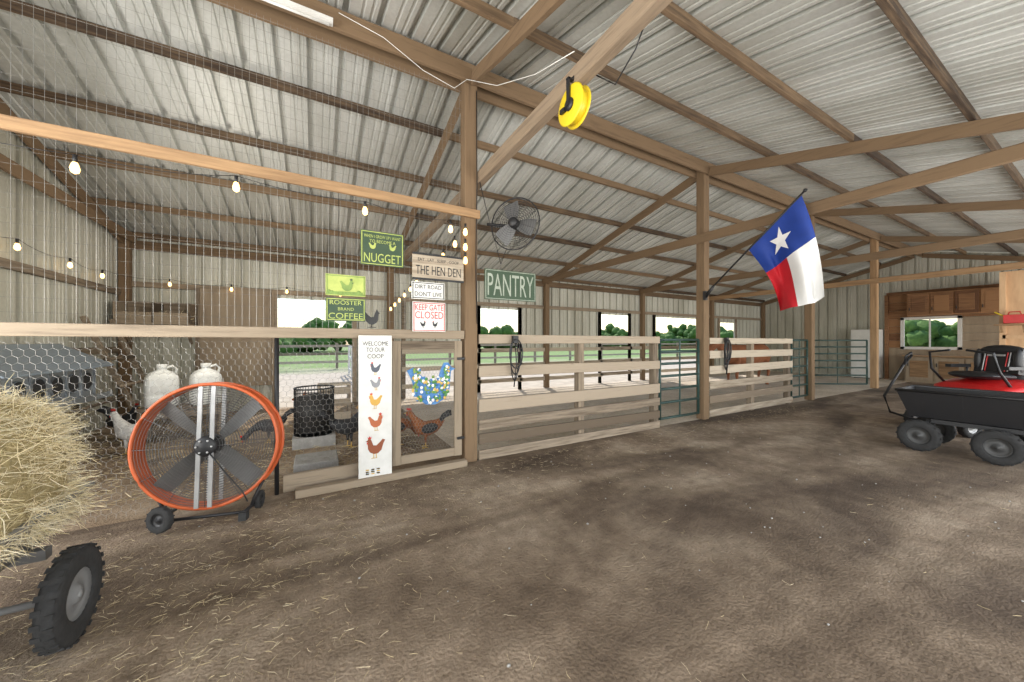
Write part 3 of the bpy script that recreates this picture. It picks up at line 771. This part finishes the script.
b.box((-1.62,6.57,.38),(.9,.03,.08)); b.obj('feeder_stand',[gwoods['x']])
for x in (-1.88,-1.40):
    b=MB(); c=(x,6.75,.477)
    b.sqlathe([(0,0,1),(.15,0,1),(.172,.025,1),(.175,.16,1),(.170,.175,1),(.175,.19,1),(.175,.36,1),(.165,.42,1),(.12,.48,.8),(.055,.515,.2),(.05,.53,0),(.05,.56,0)],c,36,0,.4)
    b.lathe([(.058,.545),(.058,.595),(0,.60)],c,(0,0,1),20,0)
    b.tube([(x+.13,6.72,.88),(x+.15,6.70,1.00),(x+.11,6.71,1.05),(x+.04,6.73,1.02)],.017,8,0)
    b.obj('poultry_waterer',[jug_m],Matrix.Translation((x,6.75,0))@Matrix.Rotation(math.radians(20),4,'Z')@Matrix.Translation((-x,-6.75,0)))
b=MB()
c=V((.0,5.55,.14)); R=.24; H=.62
for k in range(14): b.ring(c+V((0,0,H*k/13)),(0,0,1),R,.004,28,4,0)
for j in range(40): q=6.283*j/40; b.cyl(c+V((R*math.cos(q),R*math.sin(q),0)),c+V((R*math.cos(q),R*math.sin(q),H)),.0035,None,4,0)
b.lathe([(0,.0),(R,.0)],c,(0,0,1),28,0); b.lathe([(0,.05),(R*.9,.05),(R*.9,.5),(0,.55)],c,(0,0,1),24,1)
b.ring(c+V((0,0,H)),(0,0,1),R,.012,28,6,0)
b.box((c.x,c.y,.07),(.5,.5,.14),2)
b.obj('wire_mesh_feeder',[black,mat('dark_feed',(.05,.045,.04)),concrete])
b=MB(); b.box((.02,4.45,.06),(.42,.40,.12)); b.obj('paving_block',[concrete],bevel=.01)
b=MB(); b.lathe([(0,.01),(.13,.01),(.16,.10),(.17,.11),(.155,.11),(.12,.03),(0,.03)],(-1.05,5.4,0),(0,0,1),24,0); b.obj('feed_pan',[rubber])
b=MB()
b.box((.3,6.7,.55),(.5,.03,.12)); b.box((.3,6.7,.35),(.5,.03,.12)); b.box((.3,6.7,.12),(.5,.03,.12))
for x in (.07,.53): b.box((x,6.85,.33),(.04,.3,.62))
b.box((.3,6.85,.65),(.5,.34,.03)); b.obj('wooden_crate',[pw['x']])

# ------------------------------------------------------------------ chickens
def chicken(x,y,z,ang,body,s=1.0,peck=False,tailm=None):
    M=Matrix.Translation((x,y,z))@Matrix.Rotation(ang,4,'Z')@Matrix.Scale(s,4)
    b=MB()
    hd=V((.19,0,.43)) if not peck else V((.27,0,.10))
    nk=[(.10,0,.30),(.145,0,.36),tuple(hd)] if not peck else [(.11,0,.24),(.19,0,.20),tuple(hd)]
    b.loft([(-.20,0,.33),(-.16,0,.29),(-.10,0,.25),(-.02,0,.225),(.06,0,.24),nk[0],nk[1],nk[2],tuple(hd+V((.035,0,0 if not peck else -.01)))],
           [(.012,.03),(.04,.05),(.075,.075),(.092,.09),(.082,.085),(.058,.06),(.036,.036),(.030,.032),(.012,.014)],14,0)
    for sg in (-1,1):
        b.ell((-.04,sg*.078,.245),(.10,.022,.058),1,12,7,Matrix.Rotation(.25,3,'Y'))
        b.cyl((0,sg*.038,.17),(.005,sg*.04,.07),.022,.010,7,0); b.cyl((.005,sg*.04,.08),(0,sg*.04,.008),.007,.006,6,2)
        for a in (-.5,0,.5,3.14): b.cyl((0,sg*.04,.008),(.05*math.cos(a)*(.6 if a>3 else 1),sg*.04+.05*math.sin(a),.005),.005,.003,5,2)
        b.ell(hd+V((.012,sg*.027,.006)),(.005,.004,.005),4,6,4)
    for k in range(7):
        a=-.45+.15*k
        b.loft([(-.15,a*.03,.29),(-.21,a*.07,.36+.015*math.cos(a*3)),(-.27,a*.12,.42-.03*abs(a)*2),(-.30,a*.14,.43-.05*abs(a)*2)],[(.008,.02),(.008,.028),(.006,.022),(.002,.006)],6,1)
    fw=V((1,0,-.2 if not peck else -.9)).normalized()
    b.cyl(hd+fw*.025,hd+fw*.062,.011,.002,6,2)
    up=V((0,0,1)) if not peck else V((.7,0,.7))
    for k in range(4): b.ell(hd+up*.036+V((-.015+.013*k,0,.002*(k%2))),(.009,.004,.014),3,6,5)
    for sg in (-1,1): b.ell(hd+fw*.028+V((0,sg*.008,-.024)),(.007,.004,.013),3,6,5)
    return b.obj('chicken',[body,tailm or body,beakm,skinpink,black],M)
fw_=mat('feather_white',(.80,.78,.74),(.52,.50,.48),scale=30,rough=.9)
fb_=mat('feather_black',(.04,.04,.045),(.02,.02,.02),scale=30,rough=.7)
fr_=mat('feather_russet',(.36,.13,.045),(.20,.06,.02),scale=30,rough=.9)
fg_=mat('feather_buff',(.55,.33,.13),(.38,.2,.07),scale=30,rough=.9)
chicken(-2.0,6.15,0,2.6,fw_,1.15,False)
chicken(-2.05,8.2,0,3.6,fw_,1.0)
chicken(.40,5.1,0,.4,fb_,1.2)
chicken(.98,4.9,0,.3,fr_,1.1,True,fb_)
chicken(1.28,4.6,0,2.9,fr_,1.1,False,fb_)
chicken(.86,5.6,0,.3,fg_,1.1)
chicken(1.15,6.4,0,1.3,fb_,1.1)
chicken(-.55,5.9,0,3.3,fb_,1.0,True)
chicken(-.2,7.4,0,1.3,fr_,1.0)
chicken(-2.35,7.0,0,-.6,fb_,1.1)
b=MB(); hen_pts=[(-.50,.30),(-.62,.55),(-.45,.62),(-.28,.42),(-.05,.22),(.15,.25),(.25,.55),(.33,.72),(.39,.86),(.45,.72),(.53,.60),(.64,.55),(.52,.50),(.50,.30),(.48,.02),(.35,-.22),(.10,-.35),(-.15,-.33),(-.38,-.12)]
b.prism([(.50+px*.13,YF-.08,1.61+pz*.13) for px,pz in hen_pts],(0,.008,0)); b.cyl((.50,YF-.075,1.535),(.50,YF-.075,1.59),.004); b.box((.50,YF-.075,1.538),(.08,.03,.006)); b.obj('rooster_ornament',[black])

# ------------------------------------------------------------------ cow in the stall
b=MB()
M=Matrix.Translation((12.1,6.2,0))@Matrix.Rotation(math.radians(165),4,'Z')
b.loft([(-.86,0,1.10),(-.80,0,1.05),(-.6,0,1.0),(-.2,0,.93),(.2,0,.93),(.5,0,.98),(.72,0,1.08),(.92,0,1.22),(1.05,0,1.30)],
       [(.08,.12),(.20,.26),(.27,.33),(.31,.36),(.30,.36),(.25,.33),(.16,.25),(.11,.18),(.10,.14)],16,0)
b.loft([(1.0,0,1.36),(1.12,0,1.34),(1.28,0,1.22),(1.44,0,1.08),(1.50,0,1.04)],[(.10,.11),(.125,.14),(.095,.115),(.075,.08),(.055,.05)],14,0)
for sg in (-1,1):
    b.loft([(.52,sg*.15,.95),(.52,sg*.17,.70),(.50,sg*.16,.42),(.52,sg*.16,.36),(.51,sg*.16,.12),(.53,sg*.16,.0)],[(.09,.14),(.08,.10),(.045,.055),(.05,.055),(.035,.035),(.055,.06)],10,0)
    b.loft([(-.62,sg*.15,1.0),(-.58,sg*.18,.78),(-.62,sg*.17,.58),(-.74,sg*.16,.45),(-.70,sg*.16,.14),(-.67,sg*.16,.0)],[(.11,.2),(.10,.15),(.06,.08),(.045,.055),(.035,.035),(.055,.06)],10,0)
    b.loft([(1.05,sg*.10,1.38),(1.03,sg*.2,1.38),(1.02,sg*.28,1.34)],[(.03,.03),(.02,.055),(.008,.02)],8,0)
b.loft([(-.84,0,1.15),(-.92,0,.95),(-.92,0,.6),(-.92,0,.45)],[.03,.022,.018,.03],8,0)
cow=b.obj('cow',[mat('cow_hide',(.30,.11,.045),(.20,.07,.03),scale=8,rough=.8)],M)
rm=cow.modifiers.new('rm','REMESH'); rm.mode='VOXEL'; rm.voxel_size=.022; rm.use_smooth_shade=True
sm=cow.modifiers.new('sm','SMOOTH'); sm.iterations=4

# ------------------------------------------------------------------ string lights
b=MB()
def bulb_at(p,b,k=.85):
    p=V(p); b.cyl(p+V((0,0,.04)),p+V((0,0,.10)),.013,None,8,0)
    b.lathe([(.012*k,.05),(.022*k,.03),(.030*k,.0),(.024*k,-.025),(0,-.038)],p,(0,0,1),12,1)
def swag(pts,b,sag=.06):
    for p,q in zip(pts,pts[1:]):
        p=V(p); q=V(q); b.tube([p.lerp(q,t/6)-V((0,0,sag*4*(t/6)*(1-t/6))) for t in range(7)],.003,5,0)
row=[(x,YF-.16,z) for x,z in ((-2.5,2.70),(-1.48,2.62),(-.57,2.68),(.43,2.66),(1.30,2.62))]
swag([(p[0],p[1],p[2]+.10) for p in row],b,.04)
for p in row: bulb_at(p,b)
row=[(XL+.12,5.2,2.44),(XL+.12,6.1,2.44),(XL+.12,7.07,2.42),(XL+.12,7.9,2.41),(-2.3,YB-.20,2.43),(-1.41,YB-.20,2.40),(-.5,YB-.20,2.42),(.5,YB-.20,2.42)]
swag([(p[0],p[1],p[2]+.10) for p in row],b,.06)
for p in row: bulb_at(p,b)
row=[(PX[0]-.12,YF+.14+.45*k,2.55-.05*k) for k in range(10)]
swag([(p[0],p[1],p[2]+.08) for p in row],b,.05)
for p in row: bulb_at(p,b)
row=[(PX[0]-.10,YF-.14,z) for z in (2.45,2.62,2.30)]
for p in row: bulb_at(p,b)
b.obj('string_lights',[black,bulb])
b=MB()
b.tube([(.2,YF-.15,4.5),(.6,YF-.17,4.42),(1.0,YF-.16,4.25),(1.35,YF-.14,4.2),(1.5,YF-.14,4.35),(1.62,3.2,4.0),(1.7,2.6,3.75),(1.72,2.1,3.6)],.0035,5,0)
b.tube([(PX[0]+.06,YF-.09,4.3),(PX[0]+.06,YF-.10,3.2),(PX[0]+.05,YF-.09,2.3),(PX[0]+.06,YF-.1,1.6)],.006,5,1)
b.tube([(2.0,YF-.15,2.5),(1.9,YF-.2,2.3),(1.76,YF-.12,2.9),(1.66,YF-.10,3.3)],.005,5,1)
b.tube([(1.80,1.95,3.35),(1.84,1.8,3.2),(1.82,1.6,3.3),(1.80,1.5,3.4)],.005,5,1)
b.tube([(1.77,1.55,3.5),(1.80,1.5,3.40),(1.79,1.46,3.42)],.012,5,2)
b.obj('electrical_cord',[jug_m,black,leaf])
b=MB(); b.box((-.20,YF-.17,4.37),(.7,.06,.04),0); b.cyl((-.52,YF-.17,4.335),(.12,YF-.17,4.335),.012,None,10,0); b.obj('fluorescent_shop_light',[white])

# ------------------------------------------------------------------ outside
treem=mat('foliage',(.13,.24,.05),(.05,.11,.02),scale=1.5,rough=.9,bump=.5)
b=MB()
def blob(c,r):
    nu,nv=12,8; vs=[]
    for i in range(nv+1):
        for j in range(nu):
            th=math.pi*i/nv;q=2*math.pi*j/nu; k=r*(1+random.uniform(-.2,.2))
            vs.append(V(c)+V((k*math.sin(th)*math.cos(q),k*math.sin(th)*math.sin(q),k*.95*math.cos(th))))
    b.add(vs,[(i*nu+j,(i+1)*nu+j,(i+1)*nu+(j+1)%nu,i*nu+(j+1)%nu) for i in range(nv) for j in range(nu)],0,True)
for k in range(900):
    x=random.uniform(-60,110); h=2.4+1.2*math.sin(x*.35)+.8*math.sin(x*.9+1); blob((x,random.uniform(50,60),random.uniform(.3,1.0)+max(0,h)*random.random()),random.uniform(.5,1.1))
for k in range(220):
    blob((random.uniform(70,80),random.uniform(-30,60),random.uniform(.6,3.6)),random.uniform(.7,1.5))
b.obj('tree_line',[treem])
b=MB()
for k in range(25):
    b.box((-20+3*k,20,.65),(.12,.12,1.3))
for z in (.35,.75,1.15): b.box((16,19.95,z),(72,.03,.12))
b.obj('pasture_fence',[pw['x']])
b=MB()
for k in range(6): b.box((-1.3,9.6+1.4*k,.6),(.08,.08,1.2)); b.box((1.3,9.6+1.4*k,.6),(.08,.08,1.2))
for z in (.2,.7,1.15):
    for x in (-1.3,1.3): b.box((x,13.1,z),(.04,7.2,.08))
b.obj('chicken_run_fence',[white])

# ------------------------------------------------------------------ light
w=bpy.data.worlds.new('World'); sc.world=w; w.use_nodes=True; nt=w.node_tree
sk=nt.nodes.new('ShaderNodeTexSky'); sk.sky_type='NISHITA'; sk.sun_disc=False; sk.sun_elevation=math.radians(50); sk.sun_rotation=math.radians(40); sk.air_density=1.2; sk.dust_density=1.0
bg=nt.nodes['Background']; nt.links.new(sk.outputs[0],bg.inputs[0]); bg.inputs[1].default_value=.24
def light(name,kind,loc,rot,e,size=None,col=(1,1,1),sy=None):
    l=bpy.data.lights.new(name,kind); l.energy=e; l.color=col
    if kind=='AREA':
        l.size=size
        if sy: l.shape='RECTANGLE'; l.size_y=sy
    if kind=='SUN': l.angle=math.radians(1.5)
    if kind=='POINT': l.shadow_soft_size=size
    o=bpy.data.objects.new(name,l); o.location=loc; o.rotation_euler=rot; sc.collection.objects.link(o); return o
light('sun','SUN',(0,0,20),(math.radians(-38),math.radians(18),0),4.6,col=(1,.95,.87))
light('front_fill','AREA',(8,YN-.6,1.3),(math.radians(103),0,0),780,20,(1,.98,.94),2.2)  # added area lamp along the open front, lifts aisle and roof
light('left_fill','AREA',(XL-.3,1.2,1.5),(math.radians(102),0,math.radians(-90)),360,4.0,(1,.98,.94),2.4)  # added area lamp outside the left end, side fill for the interior
light('coop_fill','POINT',(-1.2,6.3,2.3),(0,0,0),50,.3,(1,.93,.82))  # added soft point fill for the coop, no fixture modelled here

# ------------------------------------------------------------------ camera
cam=bpy.data.cameras.new('camera'); cam.lens=12.375; cam.sensor_width=36; cam.clip_start=.05; cam.clip_end=500
co=bpy.data.objects.new('camera',cam); co.location=(0,0,1.4); co.rotation_euler=(math.radians(90),0,math.radians(-29.3)); sc.collection.objects.link(co); sc.camera=co
sc.view_settings.view_transform='Standard'
